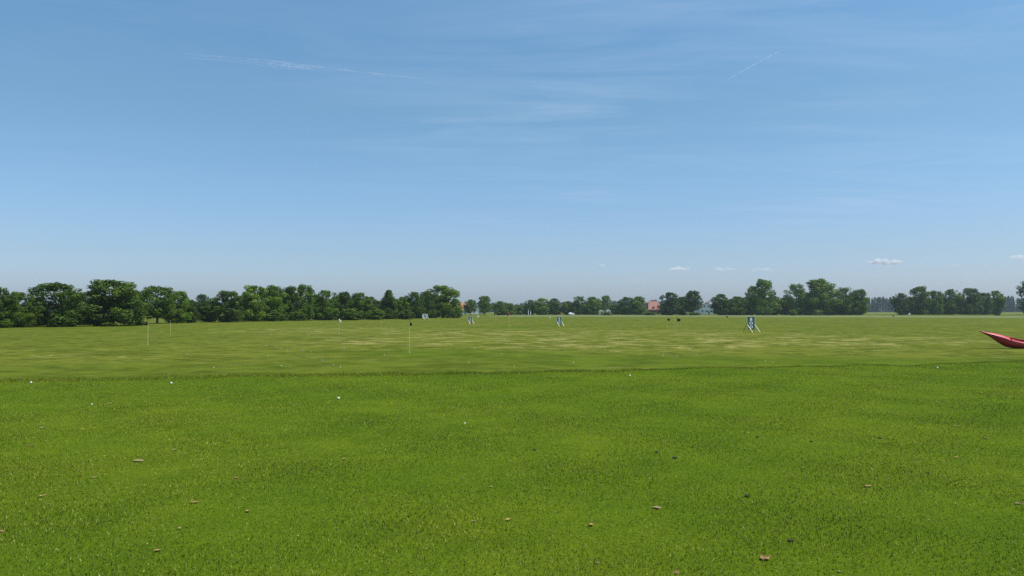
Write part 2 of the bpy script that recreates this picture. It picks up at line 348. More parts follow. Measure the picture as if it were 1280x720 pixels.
def crown_mesh(seed, shape='round', nl=9000, low=0.06, gap=0.0, leaf=0.34):
    """a crown for a tree 10 m high and 4.3 m in half width"""
    global rng
    save = rng; rng = np.random.default_rng(seed)
    H, HW = 10.0, 4.3; nb = 95; tries = 0; C = []; Rd = []
    z0 = H * low
    while len(C) < nb:
        t = (len(C) * 0.618034 + 0.1) % 1
        tries += 1
        if shape == 'round': w = math.sqrt(max(0, 1 - abs((t - 0.36) / 0.66) ** 2.8))
        elif shape == 'broad': w = math.sqrt(max(0, 1 - abs((t - 0.30) / 0.74) ** 2.6))
        elif shape == 'oval': w = 0.9 * math.sqrt(max(0, 1 - abs((t - 0.4) / 0.62) ** 2.6)) + .05
        elif shape == 'conic': w = (1 - t) ** 0.7 * 0.95 + 0.08
        else: w = 0.95 * (max(0.0, math.sin(math.pi * min(1, t * 0.9 + 0.12)))) ** 0.5
        w *= 0.80 + 0.20 * min(1, t / 0.30)
        rr = rng.uniform(0.6, 1.45) * (1 - 0.35 * t)
        ph = rng.uniform(0, 2 * math.pi); q = rng.uniform(0.05, 1) ** 0.6
        ra = max(0, HW * w - rr * 0.75) * q
        zc_ = z0 + (H - z0) * t
        if zc_ + rr * 0.9 > H: zc_ = H - rr * 0.9 + rng.uniform(-.3, .15)
        if rng.uniform() < gap * .5 and t > .4 and q > .5: rr *= .6
        C.append((ra * math.cos(ph), ra * math.sin(ph), max(zc_, rr * 0.7))); Rd.append(rr)
    C = np.array(C); Rd = np.array(Rd)
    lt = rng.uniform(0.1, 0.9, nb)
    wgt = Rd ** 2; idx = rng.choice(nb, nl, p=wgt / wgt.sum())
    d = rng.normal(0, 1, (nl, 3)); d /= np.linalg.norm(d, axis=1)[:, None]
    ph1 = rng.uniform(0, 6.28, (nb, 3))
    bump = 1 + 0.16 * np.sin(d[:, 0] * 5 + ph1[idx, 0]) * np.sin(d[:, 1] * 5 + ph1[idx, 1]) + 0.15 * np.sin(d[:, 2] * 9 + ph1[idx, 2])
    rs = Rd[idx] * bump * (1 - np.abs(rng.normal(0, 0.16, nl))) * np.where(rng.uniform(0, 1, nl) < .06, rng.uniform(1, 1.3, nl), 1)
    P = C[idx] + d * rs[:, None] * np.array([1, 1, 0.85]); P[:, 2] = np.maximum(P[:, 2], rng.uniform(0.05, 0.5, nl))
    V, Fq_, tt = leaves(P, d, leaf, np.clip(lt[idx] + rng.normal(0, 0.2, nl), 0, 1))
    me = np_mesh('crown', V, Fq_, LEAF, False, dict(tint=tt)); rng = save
    return me
def trunk_mesh(seed, clear=0.18):
    rnd = random.Random(seed); b = MB(); H = 10
    pts = [(0, 0, -0.15), (0.02, 0, 0.3), (rnd.uniform(-.1, .1), rnd.uniform(-.1, .1), H * clear), (rnd.uniform(-.2, .2), .1, H * .5), (rnd.uniform(-.3, .3), 0, H * .82)]
    b.tube(pts, [0.34, 0.22, 0.18, 0.11, 0.03], 9)
    for k in range(7):
        z = H * (clear + 0.05 + k * 0.07); a_ = k * 2.4 + rnd.random(); l = 3.2 * (1 - k * 0.07)
        b.tube([(0, 0, z), (math.cos(a_) * l * .5, math.sin(a_) * l * .5, z + 0.9), (math.cos(a_) * l, math.sin(a_) * l, z + 2.0)], [0.10, 0.06, 0.02], 6)
    me = bpy.data.meshes.new('trunk'); me.from_pydata(b.v, [], b.f); me.materials.append(BARK); me.update(); return me
SH = {}
def proto(key):
    if key not in SH:
        s, v = key; sd = {'round': 10, 'broad': 20, 'oval': 30, 'conic': 40, 'sparse': 50, 'lone': 60, 'bush': 70}[s] + v
        if s == 'sparse': c = crown_mesh(sd, 'oval', 10000, 0.06, 0.5, 0.34)
        elif s == 'lone': c = crown_mesh(sd, 'oval', 13000, 0.2, 0.0, 0.34)
        elif s == 'bush': c = crown_mesh(sd, 'broad', 8000, 0.0, 0.0, 0.5)
        else: c = crown_mesh(sd, s, 21000, 0.02 if v % 2 else 0.05, 0.0, 0.30)
        SH[key] = (c, trunk_mesh(sd))
    return SH[key]
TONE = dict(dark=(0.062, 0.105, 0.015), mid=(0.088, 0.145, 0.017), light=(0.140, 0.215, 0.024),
            blue=(0.052, 0.096, 0.026), fresh=(0.105, 0.180, 0.018))
ntree = [0]
G1 = 'trees of the long left belt'
def tree(name, px_, top, hw, base, shape, tone, label, group=None, cat='tree', D=None, sy=None):
    v = ntree[0]; ntree[0] += 1
    D = D or depth(base); x = px(px_, D); z = zz(x, D)
    H = (HOR - top) / F * D + CAMZ - z; Wd = hw / F * D
    cm, tm = proto((shape, v % 3 if shape in ('round', 'broad') else v % 2))
    rnd = random.Random(v * 7 + 3)
    e = empty(name, (x, D, z), label, cat, group, rz=rnd.uniform(0, 6.28))
    sx = Wd / (3.6 if group == G1 else 3.8); e.scale = (sx, sx, H / 9.9)
    c = bpy.data.objects.new('crown', cm); link(c, e)
    tc_ = TONE[tone]; k = rnd.uniform(0.88, 1.14); c.color = (tc_[0] * k, tc_[1] * k, tc_[2] * k, 1)
    link(bpy.data.objects.new('trunk', tm), e)
    return e

G1, G2, G3, G4 = 'trees of the long left belt', 'small trees along the far middle of the range', 'trees of the tall group right of the middle', 'trees of the low group near the right edge'
LEFT = [
 (1, 359, 11, 409.0, 'oval', 'dark', 'dark tree cut by the left edge of the photo, its tip above its lower neighbour'),
 (23, 365, 20, 408.8, 'round', 'mid', 'low yellowish green tree second from the left edge, sunk between two taller trees'),
 (69, 354, 33, 408.0, 'broad', 'dark', 'broad dark domed tree third from the left edge with a ragged top'),
 (138, 350, 38, 407.0, 'broad', 'dark', 'tallest and widest dark tree at the left, its peak above all its neighbours'),
 (166, 363, 15, 406.3, 'round', 'mid', 'short green tree pressed against the right flank of the tallest left tree'),
 (197, 358, 24, 404.5, 'lone', 'mid', 'feathery topped tree with bare trunks, behind the black flag at the left'),
 (222, 364, 17, 404.0, 'round', 'fresh', 'rounded green tree leaning against the right side of the feathery topped one'),
 (238, 375, 10, 403.6, 'round', 'dark', 'low dark tree in the dip of the left belt'),
 (284, 364, 20, 402.6, 'round', 'dark', 'dark flat topped tree just right of the dip in the left belt'),
 (317, 357, 19, 401.8, 'oval', 'light', 'tall light green tree right of the flat topped dark one'),
 (343, 357, 15, 401.3, 'oval', 'fresh', 'domed green tree with pale leaves in its middle, right of the tall light one'),
 (364, 358, 13, 400.9, 'oval', 'dark', 'dark left half of the double headed pair in the middle of the left belt'),
 (381, 356, 13, 400.7, 'oval', 'fresh', 'greener right half of the double headed pair in the middle of the left belt'),
 (407, 363, 17, 400.3, 'round', 'fresh', 'smooth round tree right of the double headed pair'),
 (430, 365, 11, 399.9, 'oval', 'dark', 'narrow pointed tree standing right behind the white flag'),
 (449, 366, 15, 399.6, 'round', 'mid', 'wide low green tree right of the narrow pointed one'),
 (462, 371, 12, 399.4, 'round', 'mid', 'small sloping tree at the right shoulder of the wide low one'),
 (486, 363, 15, 399.0, 'conic', 'dark', 'dark peaked tree left of the black flag in mid range'),
 (503, 371, 10, 398.6, 'round', 'mid', 'small tree between the peaked dark tree and the spiky topped one'),
 (518, 365, 14, 398.3, 'round', 'dark', 'spiky topped tree above the black flag in mid range'),
 (533, 364, 12, 398.0, 'oval', 'dark', 'dark tree right behind the white distance board'),
 (553, 357, 21, 397.4, 'broad', 'mid', 'large sunlit tree that closes the left belt at its right end'),
 (568, 373, 10, 397.2, 'round', 'fresh', 'low leafy tree at the foot of the last large tree of the left belt'),
]
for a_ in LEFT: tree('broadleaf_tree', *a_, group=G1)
for k, (p, t_) in enumerate(((12, 370), (46, 372), (98, 366), (118, 364), (262, 376), (300, 370), (330, 366), (356, 366), (394, 369), (420, 371), (438, 372), (472, 376), (497, 374), (526, 371), (543, 368))):
    b_ = np.interp(p, [0, 100, 200, 300, 400, 480, 575], [408, 406, 403.6, 401.4, 399.6, 398.6, 397])
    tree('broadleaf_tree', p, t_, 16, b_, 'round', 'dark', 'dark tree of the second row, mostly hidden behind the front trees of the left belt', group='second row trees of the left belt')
tree('broadleaf_tree', 253, 368, 10, 401, 'oval', 'blue', 'paler bluish tree standing further back, seen through the dip of the left belt', D=330)
BUSH_L = [(6, 401, 10, 409.4, 'fresh', 'low light green bush at the left edge of the photo'),
 (137, 402.5, 9, 407.6, 'light', 'small bright bush at the foot of the tallest left tree'),
 (178, 401.5, 8, 406.4, 'light', 'small light bush left of the black flag at the left'),
 (345, 391, 14, 401.8, 'mid', 'low rounded bush under the domed tree with pale leaves'),
 (372, 390, 13, 401.2, 'mid', 'low greyish bush under the double headed pair of trees'),
 (438, 386, 13, 400.3, 'fresh', 'green bush right behind the cloth of the white flag'),
 (472, 387, 10, 399.8, 'fresh', 'bright low bush left of the dark peaked tree'),
 (508, 388, 10, 399.2, 'mid', 'dull bush right above the black flag in mid range')]
for p, t_, w_, b_, tn, lb in BUSH_L: tree('bush', p, t_, w_, b_, 'bush', tn, lb, 'low bushes in front of the left belt', 'bush')

MIDT = [
 (588, 374.5, 9, 394.0, 'lone', 'mid', 'small round tree with reddish tinged leaves beside the orange roof'),
 (606, 370, 9.5, 394.6, 'lone', 'mid', 'lone round headed tree on a bare dark trunk'),
 (625, 376.5, 11, 394.0, 'round', 'mid', 'low green tree left of the red flag'),
 (636, 379, 10, 393.6, 'round', 'fresh', 'low bright tree right behind the red flag'),
 (650, 381, 11, 393.4, 'round', 'light', 'pale green bushy tree right of the red flag'),
 (663, 375, 9, 393.6, 'round', 'dark', 'dark little tree above the two white posts'),
 (676, 373, 11, 393.6, 'round', 'light', 'bright light green tree right of the two white posts'),
 (693, 373, 10, 393.5, 'round', 'dark', 'dark tree right above the slimmer distance board'),
 (709, 376.5, 10, 393.5, 'round', 'mid', 'low tree above the small white car'),
 (724, 370.5, 11, 393.5, 'sparse', 'mid', 'loose crowned taller tree right of the small white car'),
 (741, 371, 10, 393.5, 'round', 'light', 'light green tree right of the loose crowned one'),
 (757, 369.5, 9.5, 392.0, 'oval', 'fresh', 'pointed green tree above the pale shed roofs'),
 (782, 371.5, 11, 393.6, 'round', 'mid', 'two toned tree right of the pale shed roofs'),
 (798, 370.5, 11, 393.8, 'round', 'fresh', 'sunlit round tree left of the red roofed house'),
 (838, 365.5, 14, 394.2, 'round', 'blue', 'dark domed tree right of the red roofed house'),
 (853, 371, 9, 394.0, 'round', 'dark', 'low tree in the notch between the two dark domed ones'),
 (866, 363.5, 12.5, 394.4, 'lone', 'blue', 'dark domed tree left of the white house'),
]
for a_ in MIDT: tree('broadleaf_tree', *a_, group=G2)
for p, t_ in ((642, 384), (686, 380), (716, 381), (733, 377), (748, 379), (772, 381), (790, 380), (846, 382)):
    tree('broadleaf_tree', p, t_, 11, 393.2, 'round', 'dark', 'dark low tree filling the row behind, between the small trees of the far middle', group='filling trees of the far middle')
RIGHT = [
 (901, 367.5, 13, 394.2, 'round', 'dark', 'dark round tree right beside the white house'),
 (922, 370.5, 13, 394.2, 'round', 'mid', 'low dark green tree above and left of the nearest distance board'),
 (940, 358, 10, 394.2, 'sparse', 'mid', 'open crowned limb heavy tree left of the tall bright one'),
 (953, 349, 17, 394.2, 'oval', 'fresh', 'tall bright green tree right above the nearest distance board'),
 (969, 370, 10, 394.0, 'round', 'mid', 'low tree in the gap right of the tall bright one'),
 (995, 355, 15, 394.0, 'sparse', 'fresh', 'loose crowned tree left of the widest dome of the tall group'),
 (1024, 349, 25, 394.0, 'broad', 'light', 'widest sunlit dome of the tall group'),
 (1054, 359.5, 15, 394.0, 'sparse', 'mid', 'ragged tree right of the widest dome of the tall group'),
 (1074, 362, 12, 394.0, 'oval', 'mid', 'pale flanked tree that ends the tall group on the right')]
for a_ in RIGHT: tree('broadleaf_tree', *a_, group=G3)
for p, t_ in ((911, 374), (933, 372), (961, 371), (982, 372), (1010, 366), (1040, 366), (1064, 370)):
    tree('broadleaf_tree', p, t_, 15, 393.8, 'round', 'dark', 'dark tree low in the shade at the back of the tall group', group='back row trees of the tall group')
EDGE = [
 (1126, 366.5, 11, 393.6, 'round', 'dark', 'small dark tree at the left end of the low right group'),
 (1150, 358, 14, 393.6, 'oval', 'mid', 'tallest tree of the low right group, behind the far white flag'),
 (1170, 363.5, 10, 393.6, 'oval', 'mid', 'narrow tree right of the tallest one in the low right group'),
 (1189, 361.5, 12, 393.5, 'round', 'mid', 'middle tree of the low right group with a flat head'),
 (1214, 360.5, 14, 393.5, 'round', 'dark', 'dark tree with a dented head right of the middle of the low right group'),
 (1230, 366, 10, 393.4, 'round', 'mid', 'low tree between the two last heads of the low right group'),
 (1244, 363.5, 12, 393.3, 'round', 'mid', 'rounded tree that ends the low right group on the right')]
for a_ in EDGE: tree('broadleaf_tree', *a_, group=G4)
for p, t_ in ((1138, 373), (1160, 373), (1180, 374), (1202, 374), (1224, 374)):
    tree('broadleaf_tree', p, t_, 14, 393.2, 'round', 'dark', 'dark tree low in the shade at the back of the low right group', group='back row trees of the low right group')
tree('broadleaf_tree', 1290, 348, 19, 393.4, 'sparse', 'blue', 'thin crowned tree cut by the right edge of the photo')
tree('bush', 991, 387, 5, 394.4, 'bush', 'light', 'small light green bush in front of the loose crowned tree', None, 'bush')
tree('bush', 1246, 391.5, 3.5, 394.6, 'bush', 'blue', 'tiny grey green bush at the right foot of the low right group', None, 'bush')
for p, w_, lb in ((812, 9, 'low green bush in front of the red roofed house'), (868, 9, 'low dark bush under the domed tree left of the white house'), (758, 8, 'low green bush in front of the pale sheds')):
    tree('bush', p, 390.3, w_, 394.0, 'bush', 'fresh', lb, None, 'bush')

# far conifer forest: nobody could count it
def far_forest():
    rnd = np.random.default_rng(5); n = 1500
    D = rnd.uniform(1230, 1330, n); p = rnd.uniform(-150, 1500, n); x = (p - CX) / F * D
    topy = np.interp(p, [-150, 500, 640, 760, 815, 885, 1000, 1085, 1120, 1250, 1500], [378, 378, 378.5, 376, 374.5, 378, 374, 370.5, 371.5, 369.5, 371])
    H = (HOR - topy) / F * D + 2.8; H *= rnd.uniform(0.78, 1.03, n)
    Vs, Fs, tt = [], [], []; o = 0
    for k in range(n):
        con = rnd.uniform() < 0.55; w0 = rnd.uniform(2.6, 3.8) if con else rnd.uniform(4, 6)
        lv = 7; m_ = 7
        for l in range(lv):
            t0 = l / lv
            rr = w0 * ((1 - t0) ** 0.8 if con else math.sqrt(max(0.03, 1 - (t0 * 1.02) ** 2.6)))
            for q in range(m_):
                a_ = 2 * math.pi * (q + rnd.uniform(0, .9)) / m_; rj = rr * rnd.uniform(0.7, 1.2)
                zb = H[k] * (t0 - 0.03 + rnd.uniform(-.03, .03)); zt = H[k] * min(1, t0 + 0.24 + rnd.uniform(0, .04))
                ca, sa = math.cos(a_), math.sin(a_); c2, s2 = math.cos(a_ + .75), math.sin(a_ + .75)
                Vs += [(x[k] + ca * rj, D[k] + sa * rj, zb), (x[k] + c2 * rj, D[k] + s2 * rj, zb), (x[k] + c2 * rj * .35, D[k] + s2 * rj * .35, zt), (x[k] + ca * rj * .25, D[k] + sa * rj * .25, zt)]
                tt += [rnd.uniform(0, 1)] * 4; Fs.append((o, o + 1, o + 2, o + 3)); o += 4
    V = np.array(Vs); V[:, 2] = np.maximum(V[:, 2], 0) + LOW
    me = np_mesh('far_forest', V, np.array(Fs), LEAF, False, dict(tint=np.array(tt)))
    f = bpy.data.objects.new('far_forest', me); link(f); f.color = (0.026, 0.046, 0.040, 1)  # bluish distance haze is put into this foliage colour
    props(f, 'dark bluish conifer forest on the horizon behind the gaps in the trees', 'forest', kind='stuff')
far_forest()

# ------------------------------------------------------------------ houses
TILE = mat('red_roof_tiles', (0.23, 0.10, 0.075), 0.8, 0.25, 1.2)
TILE_O = mat('orange_roof_tiles', (0.34, 0.15, 0.09), 0.8, 0.2, 1.2)
TILE_G = mat('grey_roof_tiles', (0.16, 0.15, 0.15), 0.8, 0.2, 1.2)
RENDER_W = mat('white_render', (0.72, 0.71, 0.67), 0.9, 0.06, 0.8)
RENDER_P = mat('rose_brick', (0.34, 0.17, 0.13), 0.9, 0.15, 2)
GLASS = mat('dark_window_glass', (0.03, 0.035, 0.04), 0.15, 0.1)
WOOD = mat('brown_wood', (0.16, 0.09, 0.05), 0.8, 0.2)
def house(name, p, D, W_, De, eave, ridge, roofm, wallm, label, rz=0.0, gable_front=False, wins=3, extra=None):
    x = px(p, D); z = zz(x, D)
    e = empty(name, (x, D, z), label, 'house', None, rz)
    if gable_front:
        MB().prism([(-W_ / 2, -.3), (W_ / 2, -.3), (W_ / 2, eave), (0, ridge - .15), (-W_ / 2, eave)], -De / 2, De / 2).build('wall', wallm, e)
        ov, th = .6, .22; sl = (ridge - eave) / (W_ / 2)
        r_ = MB().prism([(-W_ / 2 - ov, eave - sl * ov), (0, ridge), (W_ / 2 + ov, eave - sl * ov), (W_ / 2 + ov, eave - sl * ov + th), (0, ridge + th), (-W_ / 2 - ov, eave - sl * ov + th)], -De / 2 - .5, De / 2 + .5).build('roof', roofm, e)
    else:
        MB().box((0, 0, eave / 2 - .15), (W_, De, eave + .3)).build('wall', wallm, e)
        hx, hy = W_ / 2 + .5, De / 2 + .6; k = W_ / 2 - De * 0.22
        r_ = MB().add([(-hx, -hy, eave), (hx, -hy, eave), (hx, hy, eave), (-hx, hy, eave), (-k, 0, ridge), (k, 0, ridge)],
                      [(0, 1, 5, 4), (1, 2, 5), (2, 3, 4, 5), (3, 0, 4), (0, 3, 2, 1)]).build('roof', roofm, e)
    MB().box((W_ * .18, .8, ridge + .2), (.8, .8, 1.8)).build('chimney', RENDER_P, r_)
    for k in range(wins):
        xx = (k - (wins - 1) / 2) * W_ / (wins + .3)
        w = MB().box((xx, -De / 2 - .02, eave * .5), (1.2, .12, 1.3)).build('window', GLASS, e)
        f = MB()
        for dx, dz, sx, sz in ((-.66, 0, .12, 1.54), (.66, 0, .12, 1.54), (0, -.71, 1.2, .12), (0, .71, 1.2, .12), (0, 0, .07, 1.3)): f.box((xx + dx, -De / 2 - .06, eave * .5 + dz), (sx, .14, sz))
        f.build('frame', RENDER_W, w)
    MB().box((W_ * .5 / (wins + .3) if wins > 1 else W_ * .3, -De / 2 - .02, 1.05), (1.05, .12, 2.1)).build('door', WOOD, e)
    return e, r_
e, rf = house('farmhouse', 816, 545, 10.5, 9, 3.3, 9.0, TILE, RENDER_P, 'house with a steep red tiled roof between two trees', 0.25, False, 2)
MB().prism([(-4.6, 2.6), (4.6, 2.6), (4.6, 2.75), (-4.6, 2.75)], -8, -4.6).build('porch_roof', TILE, e)
MB().prism([(.2, 3.2), (4.4, 3.2), (2.3, 6.6)], -5.3, -.5).build('dormer', TILE_O, e)
MB().box((-1.6, -4.7, 4.9), (1.6, .5, .9)).build('roof_window', GLASS, e)
e, rf = house('white_house', 883, 560, 10, 9, 4.4, 8.6, TILE_O, RENDER_W, 'white gabled house with dark windows and an orange tiled roof', -0.2, True, 3)
MB().box((-6.6, .8, 1.6), (3.6, 5, 3.2)).build('annex', RENDER_W, e)
for s_ in (-1.6, 1.4): MB().box((s_, -4.54, 5.6), (.9, .12, 1.1)).build('window', GLASS, e)
e, rf = house('farmhouse', 578, 560, 12, 9, 3.2, 8.2, TILE_O, RENDER_W, 'house with an orange roof peeping out right of the left belt of trees', 0.1, False, 3)
house('white_house', 597, 600, 9, 8, 3.4, 8.4, TILE_G, RENDER_W, 'pale house glimpsed between the two small round trees', 0.0, True, 2)
def shed(p, D, w, label, h=2.1):
    x = px(p, D); e = empty('shed', (x, D, zz(x, D)), label, 'shed', 'pale sheds under the trees')
    MB().box((0, 0, h / 2), (w, 2.4, h)).build('wall', RENDER_W, e)
    MB().prism([(-w / 2 - .2, h), (w / 2 + .2, h), (0, h + .9)], -1.4, 1.4).build('roof', mat('pale_metal_roof', (.6, .61, .6), .5), e)
    MB().box((0, -1.22, .95), (.9, .08, 1.9)).build('door', WOOD, e)
shed(752, 478, 3.0, 'left pale shed with a light roof under the pointed tree')
shed(760.5, 480, 2.6, 'right pale shed with a light roof under the pointed tree', 2.4)
# pale field building seen between the bare trunks on the left
# small white car
def car():
    D = 452; x = px(714.5, D); e = empty('parked_car', (x, D, zz(x, D)), 'small white car parked under the low trees', 'car', None, 0.9)
    wp = mat('white_car_paint', (.8, .8, .8), .3, .03, 2, 0, .6); tyre = mat('tyre_rubber', (.02, .02, .02), .9)
    prof = [(-1.95, .35), (1.95, .35), (2.0, .75), (1.1, .92), (.55, 1.42), (-1.1, 1.46), (-1.85, .98), (-2.02, .7)]
    MB().prism(prof, -.82, .82).build('body', wp, e, bevel=.06)
    MB().prism([(-1.45, .98), (.9, .95), (.5, 1.34), (-1.05, 1.37)], -.84, .84).build('window', GLASS, e)
    for a_ in (-1.25, 1.25):
        for s_ in (-.74, .74):
            b = MB(); b.tube([(a_, s_ - .1, .31), (a_, s_ + .1, .31)], .31, 16); w = b.build('wheel', tyre, e)
            MB().tube([(a_, s_ - .11, .31), (a_, s_ + .11, .31)], .17, 12).build('rim', mat('rim_alloy', (.5, .5, .5), .3, .05, 4, 1), w)
car()

# ------------------------------------------------------------------ flags, posts
POLE = mat('pale_pole', (.62, .62, .36), .5, .05); BLACK = mat('black_cloth', (.012, .012, .014), .85, .2)
WHITE = mat('white_cloth', (.80, .80, .78), .8, .04); REDC = mat('red_cloth', (.32, .035, .03), .8, .1); YEL = mat('yellow_cloth', (.62, .60, .08), .8, .05)
CUP = mat('cup_white', (.7, .7, .7), .5)
def flag(p, base, top, cloth, label, side=1, fw=.36, fh=.42, hang=.55, group='practice flags on the range', rad=.0115):
    x, y, z = on_low(p, base); h = (base - top) / F * y
    e = empty('golf_flag', (x, y, z), label, 'flag', group)
    MB().tube([(0, 0, -.1), (0, 0, h * .5), (0, 0, h)], [rad, rad, rad * .8], 8).build('pole', POLE, e)
    MB().tube([(0, 0, -.02), (0, 0, .015)], .054, 14).build('cup', CUP, e)
    if cloth:
        n, m_ = 10, 7; vs = []; fs = []
        for i in range(n + 1):
            u = i / n
            for j_ in range(m_ + 1):
                v = j_ / m_
                xx = side * u * fw * (1 - .15 * v); yy = .06 * math.sin(u * 8 + v * 2) * u
                zz_ = h - .02 - v * fh - hang * fh * u ** 1.4 * (.6 + .4 * (1 - v)) + (.18 * fh * u * v)
                vs.append((xx, yy, zz_))
        for i in range(n):
            for j_ in range(m_):
                k = i * (m_ + 1) + j_; fs.append((k, k + 1, k + m_ + 2, k + m_ + 1))
        o = MB().add(vs, fs).build('flag', cloth, e, True)
        s = o.modifiers.new('thickness', 'SOLIDIFY'); s.thickness = .004
        MB().tube([(0, 0, h - .02), (0, 0, h + .06)], rad * 1.5, 8).build('finial', cloth, e)
    return e
flag(185.5, 431, 401.5, BLACK, 'tall pale pole with a small dark hanging flag, in front of the left tree belt', -1, .22, .26)
flag(213.5, 417, 399.5, None, 'thin bare pale pole right of the dark flag at the left')
flag(424, 418.5, 398.5, WHITE, 'pole with a white flag in front of the middle of the left belt', 1, .24, .36)
flag(512, 441, 402.5, BLACK, 'nearest flag, a black pennant drooping from a tall pale pole', 1, .17, .24, .5)
flag(476.7, 408, 397, None, 'short faint bare pole left of the nearest black flag')
flag(636.5, 411, 389.8, REDC, 'dark red flag on a pole in the middle of the range', -1, .32, .5)
flag(619.3, 403, 391, BLACK, 'tiny dark flag left of the red one', -1, .28, .5)
flag(846, 414, 397.2, BLACK, 'larger black flag, right one of the pair right of the middle', 1, .50, .45, .25)
flag(834, 412, 397.0, BLACK, 'smaller dark flag, left one of the pair right of the middle', 1, .42, .36, .25)
flag(843, 413, 394.5, YEL, 'thin yellow flag rolled round its pole between the two black ones', -1, .10, .75, .1)
flag(1137.5, 405, 391, WHITE, 'far white flag in front of the low right group of trees', -1, .42, .42, .3)
flag(909.5, 404, 394.5, BLACK, 'small dark flag left of the nearest distance board', -1, .36, .4, .3)
flag(1115.5, 402, 393.5, BLACK, 'tiny dark flag left of the low right group of trees', 1, .3, .55, .3)
flag(596.5, 404, 394.5, WHITE, 'little white flag right beside the farther green distance board', 1, .34, .42, .2)
for p, b_, t_, lb in ((660.5, 394.0, 388.0, 'left one of two far white posts below the dark little tree'), (663.3, 394.0, 389.2, 'right one of two far white posts below the dark little tree'), (687.5, 398.0, 394.3, 'short white post left of the slimmer distance board')):
    x, y, z = on_low(p, b_); e = empty('marker_post', (x, y, z), lb, 'post', 'white posts far out'); h = (b_ - t_) / F * y
    MB().box((0, 0, h / 2), (.38, .2, h)).build('post', WHITE, e, bevel=.02); MB().prism([(-.24, h), (.24, h), (0, h + .16)], -.14, .14).build('cap', CUP, e)

# ------------------------------------------------------------------ distance boards
BG = mat('dark_green_board', (.070, .155, .140), .5, .12, 5); BW = mat('white_board', (.78, .78, .76), .5, .05); LEG = mat('cream_wood', (.74, .73, .52), .6, .08)
DK = mat('dark_metal', (.05, .06, .06), .5); DIG = mat('white_digit_paint', (.85, .86, .86), .5, .02); DIGK = mat('dark_digit_paint', (.04, .05, .05), .5, .02)
def digit(ch, cx, cz, w, h, y, m_, parent):
    c = bpy.data.curves.new('digit', 'FONT'); c.body = ch; c.size = 1; c.align_x = 'CENTER'; c.align_y = 'CENTER'; c.extrude = .01; c.offset = .02
    o = bpy.data.objects.new('digit_src', c); COL.objects.link(o)
    dg = bpy.context.evaluated_depsgraph_get(); me = bpy.data.meshes.new_from_object(o.evaluated_get(dg)); bpy.data.objects.remove(o)
    co = np.empty(len(me.vertices) * 3, np.float32); me.vertices.foreach_get('co', co); co = co.reshape(-1, 3)
    mn, mx = co.min(0), co.max(0); s = (mx - mn)
    ww = w if ch != '1' else w * .6
    out = np.stack([(co[:, 0] - (mn[0] + mx[0]) / 2) / s[0] * ww + cx, -co[:, 2] + y, (co[:, 1] - (mn[1] + mx[1]) / 2) / s[1] * h + cz], 1)
    me.vertices.foreach_set('co', out.astype(np.float32).ravel()); me.materials.clear(); me.materials.append(m_); me.update()
    q = bpy.data.objects.new('digit', me); link(q, parent); return q
def board(p, base, top, txt, w, bm, dm, label, scale=1, top_bar=True):
    x, y, z = on_low(p, base); H = (base - top) / F * y
    e = empty('distance_board', (x, y, z), label, 'sign', 'yardage boards on the range')
    pz0, pz1 = H * .17, H * .97
    pn = MB().prism([(-w * .42, pz0), (w * .42, pz0), (w / 2, pz0 + H * .25), (w / 2, pz1), (-w / 2, pz1), (-w / 2, pz0 + H * .25)], -.02, .02).build('panel', bm, e, bevel=.006)
    n = len(txt); hh = (pz1 - pz0) / (n + .35)
    for k, ch in enumerate(txt): digit(ch, 0, pz1 - hh * (k + .68), w * .46, hh * .78, -.028, dm, pn)
    MB().box((0, -.01, H * .985), (w * 1.15, .07, H * .035)).build('top_rail', LEG, e)
    for s_ in (-1, 1):
        MB().tube([(s_ * w * .5 + .0, -.03, H * .48), (s_ * w * .5 + .50 * w, -.62, -.02)], .045, 8).build('leg', LEG, e)
        MB().tube([(s_ * w * .5, .03, H * .60), (s_ * w * .5 - .38 * w, .62, -.02)], .026, 8).build('leg', DK, e)
        MB().tube([(s_ * w * .53, 0, H * .97), (s_ * w * .53, 0, H * .45)], .03, 8).build('side_rail', LEG, e)
    return e
board(938.5, 415, 395.2, '100', .95, BG, DIG, 'nearest dark green distance board with white stacked numbers 100 on splayed cream legs')
board(699, 407.5, 395.6, '150', .85, BG, DIG, 'slimmer green distance board with white stacked numbers 150 in mid range')
board(588, 405, 395.2, '200', .80, BG, DIG, 'green distance board numbered 200 with a pale top bar, below the small round tree')
board(531.3, 399.2, 392.3, '0', 1.5, BW, DIGK, 'white distance board with one dark round number in front of the left belt')

